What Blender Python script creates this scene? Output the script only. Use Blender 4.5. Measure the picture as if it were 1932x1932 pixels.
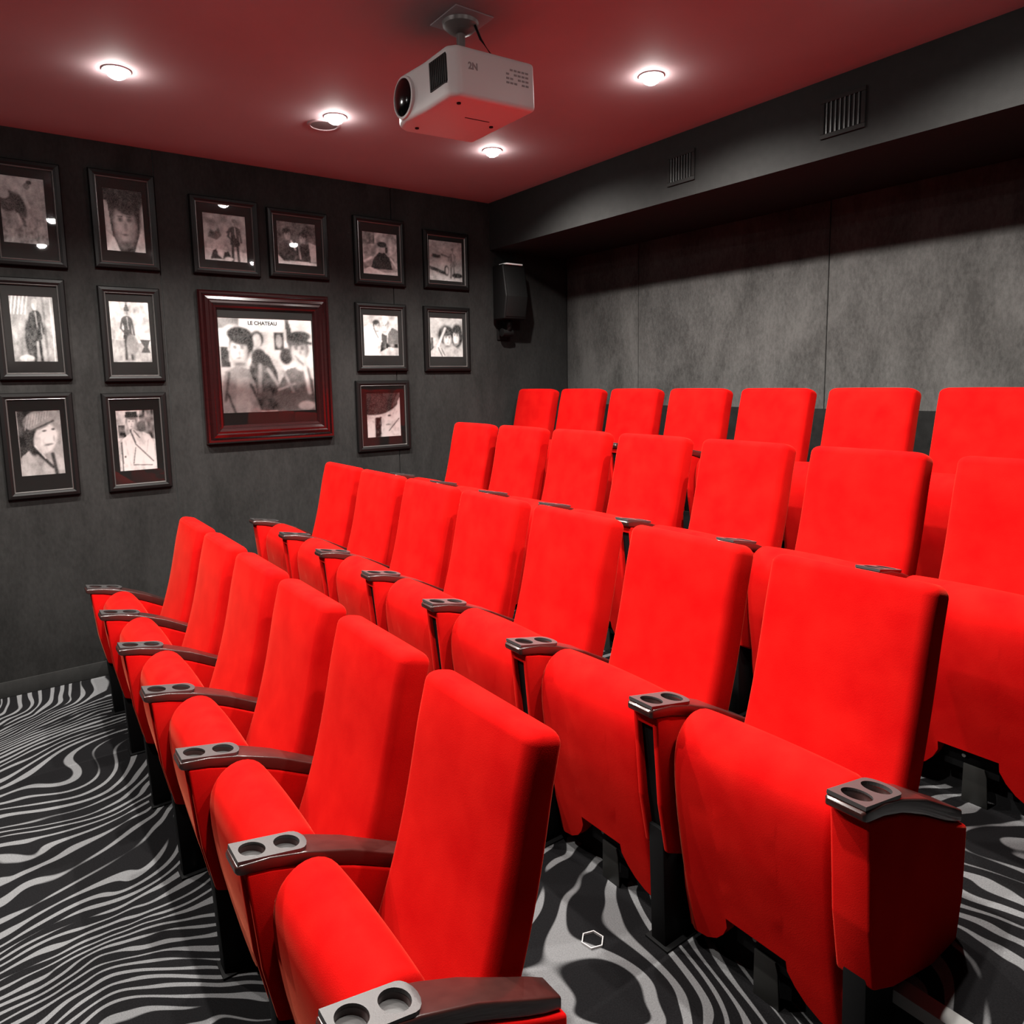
import bpy, bmesh, math, random
import numpy as np
from mathutils import Matrix, Vector

# ------------------------------------------------------------------ clear
for o in list(bpy.data.objects):
    bpy.data.objects.remove(o, do_unlink=True)
scene = bpy.context.scene
C = scene.collection
random.seed(7)
PI = math.pi

# ------------------------------------------------------------------ camera
cam_data = bpy.data.cameras.new('camera')
cam = bpy.data.objects.new('camera', cam_data)
C.objects.link(cam)
RIGHT = Vector((0.59368199, 0.80451719, -0.01714045))
UP = Vector((-0.08937181, 0.08708939, 0.99218351))
FWD = Vector((-0.79972144, 0.58750961, -0.12360456))
M = Matrix((RIGHT, UP, -FWD)).transposed().to_4x4()
M.translation = Vector((0, 0, 1.8004))
cam.matrix_world = M
cam_data.sensor_fit = 'HORIZONTAL'
cam_data.sensor_width = 36.0
cam_data.lens = 1354.9 / 1932 * 36.0
cam_data.shift_x = 0.0
cam_data.shift_y = (888.3 - 966) / 1932
cam_data.clip_start = 0.02
scene.camera = cam

# ------------------------------------------------------------------ world, exposure
world = bpy.data.worlds.new('world')
scene.world = world
world.use_nodes = True
bg = world.node_tree.nodes['Background']
bg.inputs[0].default_value = (0.02, 0.02, 0.022, 1)
bg.inputs[1].default_value = 0.2
vs = scene.view_settings
vs.view_transform = 'Standard'
vs.look = 'None'
vs.gamma = 1.0
vs.use_curve_mapping = False
vs.exposure = 0.0

LAMP_POWER = 320.0       # watts of each recessed downlight
LAMP_CONE = 146.0        # degrees
LAMP_BLEND = 0.7
LAMP_GLOW = 150.0

# ------------------------------------------------------------------ room numbers (metres, camera at x=0 y=0)
XW, XR = -5.045, 1.7         # picture wall, opposite wall
YB, YF = 4.3567, 3.514        # back wall, face of the bulkhead
Y0 = -3.4                     # wall behind the camera
ZC, ZB = 3.2592, 2.8825       # ceiling, underside of bulkhead
DZ, DY = 0.2206, 0.9523       # rise and spacing of the rows
ROW_Y = [0.8685 + DY * k for k in range(4)]
ROW_X = [-4.3644, -4.5629, -4.4636, -4.9423]
ROW_N = [6, 7, 7, 7]
PITCH = 0.56
BACK_W = 0.455
RISER = [ROW_Y[k] - 0.29 for k in range(3)]

# ------------------------------------------------------------------ helpers
def tag(o, label=None, cat=None, group=None, kind=None):
    if label: o['label'] = label
    if cat: o['category'] = cat
    if group: o['group'] = group
    if kind: o['kind'] = kind
    return o

def empty(name, loc=(0, 0, 0)):
    o = bpy.data.objects.new(name, None)
    o.empty_display_size = 0.1
    o.location = loc
    C.objects.link(o)
    return o

def obj_from_bm(name, bm, mat, parent=None, smooth=False, mats=None, loc=None):
    bmesh.ops.recalc_face_normals(bm, faces=bm.faces[:])
    me = bpy.data.meshes.new(name)
    bm.to_mesh(me)
    bm.free()
    for m in (mats or [mat]):
        me.materials.append(m)
    if smooth:
        for p in me.polygons:
            p.use_smooth = True
    o = bpy.data.objects.new(name, me)
    C.objects.link(o)
    if loc: o.location = loc
    if parent: o.parent = parent
    return o

def smooth_by_angle(o, deg=35):
    me = o.data
    for p in me.polygons:
        p.use_smooth = True
    bm = bmesh.new(); bm.from_mesh(me)
    for e in bm.edges:
        e.smooth = not (len(e.link_faces) == 2 and e.calc_face_angle(0) > math.radians(deg))
    bm.to_mesh(me); bm.free()

def add_box(bm, x0, x1, y0, y1, z0, z1, mat_index=0, bevel=0.0, seg=2):
    vs_ = [bm.verts.new((x, y, z)) for x in (x0, x1) for y in (y0, y1) for z in (z0, z1)]
    idx = [(0, 1, 3, 2), (4, 6, 7, 5), (0, 4, 5, 1), (2, 3, 7, 6), (0, 2, 6, 4), (1, 5, 7, 3)]
    fs = []
    for f in idx:
        fc = bm.faces.new([vs_[i] for i in f]); fc.material_index = mat_index; fs.append(fc)
    bmesh.ops.recalc_face_normals(bm, faces=fs)
    if bevel > 0:
        es = list({e for f in fs for e in f.edges})
        bmesh.ops.bevel(bm, geom=es, offset=bevel, segments=seg, affect='EDGES', profile=0.5)
    return bm

def box_obj(name, mat, parent, x0, x1, y0, y1, z0, z1, bevel=0.0, seg=2):
    bm = bmesh.new()
    add_box(bm, x0, x1, y0, y1, z0, z1, 0, bevel, seg)
    o = obj_from_bm(name, bm, mat, parent)
    if bevel: smooth_by_angle(o, 40)
    return o

def add_prism(bm, pts, axis, a0, a1, bevel=0.0, seg=2):
    """polygon pts (u,v) extruded along axis 'x' (u=y, v=z), 'y' (u=x, v=z) or 'z' (u=x, v=y)"""
    def P(u, v, a):
        return {'x': (a, u, v), 'y': (u, a, v), 'z': (u, v, a)}[axis]
    A = [bm.verts.new(P(u, v, a0)) for u, v in pts]
    B = [bm.verts.new(P(u, v, a1)) for u, v in pts]
    fs = [bm.faces.new(A), bm.faces.new(B[::-1])]
    n = len(pts)
    for i in range(n):
        fs.append(bm.faces.new((A[i], B[i], B[(i + 1) % n], A[(i + 1) % n])))
    bmesh.ops.recalc_face_normals(bm, faces=fs)
    if bevel:
        es = list({e for f in fs for e in f.edges})
        bmesh.ops.bevel(bm, geom=es, offset=bevel, segments=seg, affect='EDGES', profile=0.5)
    return bm

def prism_obj(name, mat, parent, pts, axis, a0, a1, bevel=0.0, seg=2):
    bm = bmesh.new()
    add_prism(bm, pts, axis, a0, a1, bevel, seg)
    o = obj_from_bm(name, bm, mat, parent)
    if bevel: smooth_by_angle(o, 40)
    return o

def lathe(bm, prof, n=32, mat=Matrix.Identity(4), close=False):
    """prof: (r, h) pairs turned about local z"""
    rings = []
    for r, h in prof:
        if r < 1e-6:
            rings.append([bm.verts.new(mat @ Vector((0, 0, h)))])
        else:
            rings.append([bm.verts.new(mat @ Vector((r * math.cos(2 * PI * i / n), r * math.sin(2 * PI * i / n), h))) for i in range(n)])
    if close: rings.append(rings[0])
    for a, b in zip(rings, rings[1:]):
        for i in range(n):
            j = (i + 1) % n
            if len(a) == 1 and len(b) == 1: continue
            if len(a) == 1: bm.faces.new((a[0], b[i], b[j]))
            elif len(b) == 1: bm.faces.new((a[i], b[0], a[j]))
            else: bm.faces.new((a[i], b[i], b[j], a[j]))

def lathe_obj(name, mat, parent, prof, n=32, m=Matrix.Identity(4), close=False):
    bm = bmesh.new()
    lathe(bm, prof, n, m, close)
    o = obj_from_bm(name, bm, mat, parent)
    smooth_by_angle(o, 35)
    return o

def loft(bm, rings, cap=True):
    R_ = [[bm.verts.new(p) for p in r] for r in rings]
    n = len(R_[0])
    for a, b in zip(R_, R_[1:]):
        for i in range(n):
            j = (i + 1) % n
            bm.faces.new((a[i], b[i], b[j], a[j]))
    if cap:
        bm.faces.new(R_[0]); bm.faces.new(R_[-1][::-1])

def lerp_tab(t, tab):
    if t <= tab[0][0]: return tab[0][1]
    for (a, va), (b, vb) in zip(tab, tab[1:]):
        if t <= b:
            return va + (vb - va) * (t - a) / (b - a)
    return tab[-1][1]

def copy_tree(o, parent=None):
    c = o.copy()
    C.objects.link(c)
    if parent: c.parent = parent
    for ch in list(o.children):
        copy_tree(ch, c)
    return c

# ------------------------------------------------------------------ materials
def new_mat(name):
    m = bpy.data.materials.new(name)
    m.use_nodes = True
    nt = m.node_tree
    b = nt.nodes['Principled BSDF']
    return m, nt, b

def N(nt, t, **kw):
    n = nt.nodes.new(t)
    for k, v in kw.items():
        setattr(n, k, v)
    return n

def simple(name, col, rough=0.5, metal=0.0, spec=0.5, coat=0.0, bump=0.0, bscale=200, var=0.0, vscale=8):
    m, nt, b = new_mat(name)
    b.inputs['Base Color'].default_value = (*col, 1)
    b.inputs['Roughness'].default_value = rough
    b.inputs['Metallic'].default_value = metal
    b.inputs['Specular IOR Level'].default_value = spec
    b.inputs['Coat Weight'].default_value = coat
    tc = N(nt, 'ShaderNodeTexCoord')
    if bump or var:
        nz = N(nt, 'ShaderNodeTexNoise'); nz.inputs['Scale'].default_value = bscale; nz.inputs['Detail'].default_value = 3
        nt.links.new(tc.outputs['Object'], nz.inputs['Vector'])
        if bump:
            bp = N(nt, 'ShaderNodeBump'); bp.inputs['Strength'].default_value = bump; bp.inputs['Distance'].default_value = 0.002
            nt.links.new(nz.outputs['Fac'], bp.inputs['Height']); nt.links.new(bp.outputs['Normal'], b.inputs['Normal'])
    if var:
        n2 = N(nt, 'ShaderNodeTexNoise'); n2.inputs['Scale'].default_value = vscale; n2.inputs['Detail'].default_value = 4
        nt.links.new(tc.outputs['Object'], n2.inputs['Vector'])
        r = N(nt, 'ShaderNodeValToRGB')
        r.color_ramp.elements[0].position = 0.3; r.color_ramp.elements[1].position = 0.7
        r.color_ramp.elements[0].color = (*[c * (1 - var) for c in col], 1)
        r.color_ramp.elements[1].color = (*[min(1, c * (1 + var)) for c in col], 1)
        nt.links.new(n2.outputs['Fac'], r.inputs[0]); nt.links.new(r.outputs[0], b.inputs['Base Color'])
    return m

def make_velvet():
    m, nt, b = new_mat('red_velvet')
    tc = N(nt, 'ShaderNodeTexCoord')
    oi = N(nt, 'ShaderNodeObjectInfo')
    add = N(nt, 'ShaderNodeVectorMath', operation='ADD')
    nt.links.new(tc.outputs['Object'], add.inputs[0]); nt.links.new(oi.outputs['Random'], add.inputs[1])
    nz = N(nt, 'ShaderNodeTexNoise'); nz.inputs['Scale'].default_value = 9; nz.inputs['Detail'].default_value = 5
    nt.links.new(add.outputs[0], nz.inputs['Vector'])
    r = N(nt, 'ShaderNodeValToRGB')
    r.color_ramp.elements[0].position = 0.3; r.color_ramp.elements[1].position = 0.72
    r.color_ramp.elements[0].color = (0.31, 0.0026, 0.0028, 1)
    r.color_ramp.elements[1].color = (0.37, 0.0052, 0.0042, 1)
    nt.links.new(nz.outputs['Fac'], r.inputs[0])
    nt.links.new(r.outputs[0], b.inputs['Base Color'])
    b.inputs['Roughness'].default_value = 0.85
    b.inputs['Specular IOR Level'].default_value = 0.0
    b.inputs['Sheen Weight'].default_value = 0.14
    b.inputs['Sheen Roughness'].default_value = 0.28
    b.inputs['Sheen Tint'].default_value = (1.0, 0.26, 0.15, 1)
    f = N(nt, 'ShaderNodeTexNoise'); f.inputs['Scale'].default_value = 420; f.inputs['Detail'].default_value = 2
    nt.links.new(tc.outputs['Object'], f.inputs['Vector'])
    bp = N(nt, 'ShaderNodeBump'); bp.inputs['Strength'].default_value = 0.25; bp.inputs['Distance'].default_value = 0.0015
    nt.links.new(f.outputs['Fac'], bp.inputs['Height']); nt.links.new(bp.outputs['Normal'], b.inputs['Normal'])
    return m

def make_wall_fabric(name, k):
    """charcoal crushed-suede wall covering: mottled, with upright smudges"""
    m, nt, b = new_mat(name)
    g = N(nt, 'ShaderNodeNewGeometry')
    mp = N(nt, 'ShaderNodeMapping'); mp.inputs['Scale'].default_value = (1, 1, 0.42)
    nt.links.new(g.outputs['Position'], mp.inputs['Vector'])
    a = N(nt, 'ShaderNodeTexNoise'); a.inputs['Scale'].default_value = 4.2; a.inputs['Detail'].default_value = 6; a.inputs['Roughness'].default_value = 0.6; a.inputs['Distortion'].default_value = 0.4
    nt.links.new(mp.outputs[0], a.inputs['Vector'])
    mp2 = N(nt, 'ShaderNodeMapping'); mp2.inputs['Scale'].default_value = (1, 1, 0.5)
    nt.links.new(g.outputs['Position'], mp2.inputs['Vector'])
    s = N(nt, 'ShaderNodeTexNoise'); s.inputs['Scale'].default_value = 60; s.inputs['Detail'].default_value = 4; s.inputs['Roughness'].default_value = 0.65
    nt.links.new(mp2.outputs[0], s.inputs['Vector'])
    mx = N(nt, 'ShaderNodeMath', operation='MULTIPLY_ADD'); mx.inputs[1].default_value = 0.62
    nt.links.new(s.outputs['Fac'], mx.inputs[0]); nt.links.new(a.outputs['Fac'], mx.inputs[2])
    r = N(nt, 'ShaderNodeValToRGB')
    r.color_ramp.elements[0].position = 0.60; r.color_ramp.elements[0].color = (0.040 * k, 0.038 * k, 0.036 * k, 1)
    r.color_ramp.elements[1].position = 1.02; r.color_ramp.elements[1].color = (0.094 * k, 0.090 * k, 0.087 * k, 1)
    nt.links.new(mx.outputs[0], r.inputs[0]); nt.links.new(r.outputs[0], b.inputs['Base Color'])
    b.inputs['Roughness'].default_value = 0.9
    b.inputs['Specular IOR Level'].default_value = 0.15
    b.inputs['Sheen Weight'].default_value = 0.05
    bp = N(nt, 'ShaderNodeBump'); bp.inputs['Strength'].default_value = 0.35; bp.inputs['Distance'].default_value = 0.004
    nt.links.new(mx.outputs[0], bp.inputs['Height']); nt.links.new(bp.outputs['Normal'], b.inputs['Normal'])
    return m

def make_carpet():
    """black carpet with a woven flame / zebra pattern in pale grey"""
    m, nt, b = new_mat('zebra_carpet')
    L = nt.links.new
    g = N(nt, 'ShaderNodeNewGeometry')
    flat = N(nt, 'ShaderNodeVectorMath', operation='MULTIPLY'); flat.inputs[1].default_value = (1, 1, 0)
    L(g.outputs['Position'], flat.inputs[0])
    # two levels of slow warp bend parallel stripes into flames and hairpins
    def warp(src, scale, amp, det):
        w = N(nt, 'ShaderNodeTexNoise'); w.inputs['Scale'].default_value = scale; w.inputs['Detail'].default_value = det; w.inputs['Roughness'].default_value = 0.4
        L(src, w.inputs['Vector'])
        sub = N(nt, 'ShaderNodeVectorMath', operation='SUBTRACT'); sub.inputs[1].default_value = (0.5, 0.5, 0.5)
        L(w.outputs['Color'], sub.inputs[0])
        sc = N(nt, 'ShaderNodeVectorMath', operation='SCALE'); sc.inputs['Scale'].default_value = amp
        L(sub.outputs[0], sc.inputs[0])
        ad = N(nt, 'ShaderNodeVectorMath', operation='ADD')
        L(src, ad.inputs[0]); L(sc.outputs[0], ad.inputs[1])
        return ad.outputs[0]
    p1 = warp(flat.outputs[0], 1.15, 1.25, 0.0)
    p2 = warp(p1, 3.4, 0.17, 1.0)
    dt = N(nt, 'ShaderNodeVectorMath', operation='DOT_PRODUCT'); dt.inputs[1].default_value = (14.5, 5.5, 0)
    L(p2, dt.inputs[0])
    tw = N(nt, 'ShaderNodeMath', operation='MULTIPLY'); tw.inputs[1].default_value = 2 * PI
    L(dt.outputs['Value'], tw.inputs[0])
    sn = N(nt, 'ShaderNodeMath', operation='SINE'); L(tw.outputs[0], sn.inputs[0])
    # stripe width swells, tapers and breaks off
    wm = N(nt, 'ShaderNodeVectorMath', operation='MULTIPLY'); wm.inputs[1].default_value = (11.0, 2.8, 0)
    L(p2, wm.inputs[0])
    wd = N(nt, 'ShaderNodeTexNoise'); wd.inputs['Scale'].default_value = 1.0; wd.inputs['Detail'].default_value = 1.0
    L(wm.outputs[0], wd.inputs['Vector'])
    th = N(nt, 'ShaderNodeMapRange'); th.inputs['From Min'].default_value = 0.25; th.inputs['From Max'].default_value = 0.75
    th.inputs['To Min'].default_value = -0.25; th.inputs['To Max'].default_value = 1.25
    L(wd.outputs['Fac'], th.inputs['Value'])
    df = N(nt, 'ShaderNodeMath', operation='SUBTRACT'); L(sn.outputs[0], df.inputs[0]); L(th.outputs[0], df.inputs[1])
    ss = N(nt, 'ShaderNodeMapRange', interpolation_type='SMOOTHSTEP')
    ss.inputs['From Min'].default_value = -0.12; ss.inputs['From Max'].default_value = 0.16
    L(df.outputs[0], ss.inputs['Value'])
    # pile speckle
    sp = N(nt, 'ShaderNodeTexNoise'); sp.inputs['Scale'].default_value = 260; sp.inputs['Detail'].default_value = 2
    L(flat.outputs[0], sp.inputs['Vector'])
    dark = N(nt, 'ShaderNodeMix', data_type='RGBA'); dark.inputs['A'].default_value = (0.001, 0.001, 0.0012, 1); dark.inputs['B'].default_value = (0.009, 0.0086, 0.0093, 1)
    L(sp.outputs['Fac'], dark.inputs['Factor'])
    lite = N(nt, 'ShaderNodeMix', data_type='RGBA'); lite.inputs['A'].default_value = (0.065, 0.065, 0.067, 1); lite.inputs['B'].default_value = (0.15, 0.15, 0.154, 1)
    L(sp.outputs['Fac'], lite.inputs['Factor'])
    mix = N(nt, 'ShaderNodeMix', data_type='RGBA')
    L(ss.outputs[0], mix.inputs['Factor']); L(dark.outputs['Result'], mix.inputs['A']); L(lite.outputs['Result'], mix.inputs['B'])
    L(mix.outputs['Result'], b.inputs['Base Color'])
    b.inputs['Roughness'].default_value = 0.95
    b.inputs['Specular IOR Level'].default_value = 0.05
    bp = N(nt, 'ShaderNodeBump'); bp.inputs['Strength'].default_value = 0.5; bp.inputs['Distance'].default_value = 0.003
    L(sp.outputs['Fac'], bp.inputs['Height']); L(bp.outputs['Normal'], b.inputs['Normal'])
    return m

def make_glass():
    m = bpy.data.materials.new('picture_glass'); m.use_nodes = True
    nt = m.node_tree; nt.nodes.clear()
    out = N(nt, 'ShaderNodeOutputMaterial'); t = N(nt, 'ShaderNodeBsdfTransparent'); gl = N(nt, 'ShaderNodeBsdfGlossy')
    gl.inputs['Roughness'].default_value = 0.02
    fr = N(nt, 'ShaderNodeFresnel'); fr.inputs['IOR'].default_value = 1.28
    mx = N(nt, 'ShaderNodeMixShader')
    nt.links.new(fr.outputs[0], mx.inputs[0]); nt.links.new(t.outputs[0], mx.inputs[1]); nt.links.new(gl.outputs[0], mx.inputs[2])
    nt.links.new(mx.outputs[0], out.inputs['Surface'])
    return m

def make_print():
    m, nt, b = new_mat('printed_photograph')
    a = N(nt, 'ShaderNodeVertexColor'); a.layer_name = 'print'
    nt.links.new(a.outputs['Color'], b.inputs['Base Color'])
    b.inputs['Roughness'].default_value = 0.6
    b.inputs['Specular IOR Level'].default_value = 0.2
    return m

def make_emit(name, col, s):
    m, nt, b = new_mat(name)
    b.inputs['Base Color'].default_value = (1, 1, 1, 1)
    b.inputs['Emission Color'].default_value = (*col, 1)
    b.inputs['Emission Strength'].default_value = s
    return m

def make_wood(name, c1, c2, rough, coat):
    m, nt, b = new_mat(name)
    tc = N(nt, 'ShaderNodeTexCoord')
    mp = N(nt, 'ShaderNodeMapping'); mp.inputs['Scale'].default_value = (30, 4, 30)
    nt.links.new(tc.outputs['Object'], mp.inputs['Vector'])
    nz = N(nt, 'ShaderNodeTexNoise'); nz.inputs['Scale'].default_value = 2; nz.inputs['Detail'].default_value = 4
    nt.links.new(mp.outputs[0], nz.inputs['Vector'])
    r = N(nt, 'ShaderNodeValToRGB'); r.color_ramp.elements[0].color = (*c1, 1); r.color_ramp.elements[1].color = (*c2, 1)
    nt.links.new(nz.outputs['Fac'], r.inputs[0]); nt.links.new(r.outputs[0], b.inputs['Base Color'])
    b.inputs['Roughness'].default_value = rough; b.inputs['Coat Weight'].default_value = coat; b.inputs['Coat Roughness'].default_value = 0.12
    return m

VELVET = make_velvet()
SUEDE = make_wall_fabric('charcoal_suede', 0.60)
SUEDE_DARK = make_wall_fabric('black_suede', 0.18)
CARPET = make_carpet()
GLASS = make_glass()
PRINT = make_print()
CEILING = simple('ceiling_paint', (0.32, 0.235, 0.245), 0.8, spec=0.2, bump=0.1, bscale=60, var=0.05, vscale=2)
BLACK_PAINT = simple('black_paint', (0.035, 0.034, 0.033), 0.8, spec=0.2, bump=0.15, bscale=120)
BULK = simple('charcoal_bulkhead_paint', (0.0105, 0.0102, 0.0099), 0.85, spec=0.2, bump=0.2, bscale=150, var=0.12, vscale=30)
RISER_MAT = simple('black_riser_carpet', (0.008, 0.008, 0.0085), 0.95, spec=0.05, bump=0.4, bscale=400)
STEEL_BLACK = simple('black_steel', (0.003, 0.003, 0.0032), 0.6, spec=0.1)
SHELL = simple('black_shell_plastic', (0.012, 0.010, 0.010), 0.5, spec=0.35)
GREY_METAL = simple('grey_bracket_metal', (0.014, 0.014, 0.013), 0.45, metal=0.3)
ARM_WOOD = make_wood('mahogany_armrest', (0.016, 0.0045, 0.004), (0.034, 0.010, 0.008), 0.32, 0.35)
CUP_PLASTIC = simple('grey_cup_plate', (0.027, 0.025, 0.025), 0.36, spec=0.5, bump=0.1, bscale=300)
CUP_DARK = simple('cup_floor', (0.030, 0.028, 0.028), 0.45, spec=0.5)
ALU = simple('aluminium_nosing', (0.20, 0.20, 0.195), 0.5, metal=0.1, bump=0.1, bscale=80)
FRAME_BLACK = simple('black_lacquer_frame', (0.003, 0.0025, 0.0025), 0.42, spec=0.18)
FRAME_LIP = simple('dark_silver_lip', (0.20, 0.19, 0.185), 0.30, metal=0.8)
FRAME_RED = make_wood('mahogany_lacquer_frame', (0.007, 0.0009, 0.001), (0.015, 0.0016, 0.0018), 0.22, 0.9)
MAT_BOARD = simple('charcoal_mat_board', (0.014, 0.0125, 0.012), 0.85, spec=0.2, bump=0.2, bscale=400)
PROJ_WHITE = simple('projector_plastic', (0.48, 0.475, 0.47), 0.42, spec=0.4)
PROJ_DARK = simple('projector_grille', (0.006, 0.006, 0.006), 0.5, spec=0.2)
LENS = simple('projector_lens', (0.003, 0.0025, 0.003), 0.12, spec=0.25)
PRINT_GREY = simple('grey_lettering', (0.20, 0.185, 0.185), 0.7)
PRINT_BLACK = simple('black_lettering', (0.01, 0.01, 0.01), 0.7)
MOUNT = simple('mount_metal', (0.16, 0.14, 0.135), 0.4, metal=0.4)
WHITE_TRIM = simple('white_trim', (0.5, 0.47, 0.47), 0.45)
LAMP = make_emit('lamp_lens', (1.0, 0.97, 0.93), LAMP_GLOW)
SPK = simple('black_speaker', (0.0025, 0.0022, 0.0022), 0.6, spec=0.2)
SPK_GLINT = simple('speaker_top_glint', (0.8, 0.8, 0.8), 0.4)
SPK_GRILLE = simple('ceiling_speaker_grille', (0.09, 0.06, 0.06), 0.7, bump=0.4, bscale=500)
CLEAR = simple('clear_plastic', (0.34, 0.33, 0.33), 0.25, spec=0.6)
SHADE_STRIP = simple('black_painted_shade', (0.006, 0.0058, 0.0056), 0.9, spec=0.1, bump=0.3, bscale=200, var=0.3, vscale=20)
VENT = simple('dark_vent_metal', (0.0022, 0.002, 0.002), 0.5)
VENT_IN = simple('vent_dark_inside', (0.004, 0.004, 0.004), 0.9)

# ------------------------------------------------------------------ the room
T = 0.12
def struct(name, mat, x0, x1, y0, y1, z0, z1, label, cat, bevel=0, mats=None):
    o = box_obj(name, mat, None, x0, x1, y0, y1, z0, z1, bevel)
    return tag(o, label, cat, kind='structure')

struct('floor', CARPET, XW - T, XR + T, Y0 - T, YB + T, -0.10, 0.0, 'black carpet with pale grey flame stripes in front of the front row', 'floor')
NAMES = ['second', 'third', 'back']
for k in range(3):
    bm = bmesh.new()
    add_box(bm, XW, XR, RISER[k], YB, DZ * k, DZ * (k + 1))
    o = obj_from_bm('floor_platform', bm, None, mats=[CARPET, RISER_MAT])
    for p in o.data.polygons:
        p.material_index = 0 if p.normal.z > 0.5 else 1
    tag(o, 'stepped carpeted platform that carries the %s row of seats' % NAMES[k], 'platform', kind='structure')

struct('ceiling', CEILING, XW - T, XR + T, Y0 - T, YB + T, ZC, ZC + 0.1, 'flat ceiling glowing dark red above the seats', 'ceiling')
# bulkhead
tag(box_obj('ceiling_bulkhead', BULK, None, XW, XR, YF, YB + T, ZB, ZC), 'charcoal boxed bulkhead running under the ceiling along the back wall', 'bulkhead', kind='structure')

wall_l = struct('wall_left', BLACK_PAINT, XW - T - 0.014, XW - 0.014, Y0 - T, YB + T, 0, ZC, 'dark grey suede wall hung with framed photographs', 'wall')
wall_b = struct('wall_back', BLACK_PAINT, XW, XR, YB + 0.014, YB + T + 0.014, 0, ZC, 'mottled charcoal suede wall behind the back row', 'wall')
wall_r = struct('wall_right', SUEDE, XR, XR + T, Y0 - T, YB + T, 0, ZC, 'plain charcoal wall on the aisle side', 'wall')
wall_f = struct('wall_front', SUEDE, XW, XR, Y0 - T, Y0, 0, ZC, 'plain charcoal wall at the screen end', 'wall')
gap = 0.003
def panels_x(parent, y, seams, z0, z1):
    for a, b_ in zip(seams, seams[1:]):
        box_obj('wall_panel', SUEDE, parent, a + gap, b_ - gap, y, y + 0.014, z0, z1, 0.004)
def panels_y(parent, x, seams, z0, z1):
    for a, b_ in zip(seams, seams[1:]):
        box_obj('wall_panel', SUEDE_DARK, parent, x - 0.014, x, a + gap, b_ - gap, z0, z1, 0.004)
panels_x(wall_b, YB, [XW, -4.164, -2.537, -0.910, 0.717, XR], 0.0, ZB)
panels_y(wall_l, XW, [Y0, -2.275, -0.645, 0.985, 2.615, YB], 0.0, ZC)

# added black strip standing in for the back row's shadow on the wall
tag(box_obj('shade_strip', SHADE_STRIP, None, XW, XR, YB - 0.03, YB, 3 * DZ, 1.592, 0.004), 'low black strip painted as seat shadow on the back wall behind the back row', 'shade strip', kind='structure')

# baseboard on the picture wall, stepping up with the platforms
levels = [(Y0, RISER[0], 0.0), (RISER[0], RISER[1], DZ), (RISER[1], RISER[2], 2 * DZ), (RISER[2], YB, 3 * DZ)]
for a, b_, z in levels:
    o = box_obj('baseboard_left', BULK, None, XW, XW + 0.012, a, b_, z, z + 0.095, 0.003)
    tag(o, 'dark low baseboard at the foot of the picture wall' if z == 0 else 'dark baseboard on platform step %d under the picture wall' % round(z / DZ), 'baseboard', kind='structure')

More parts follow.
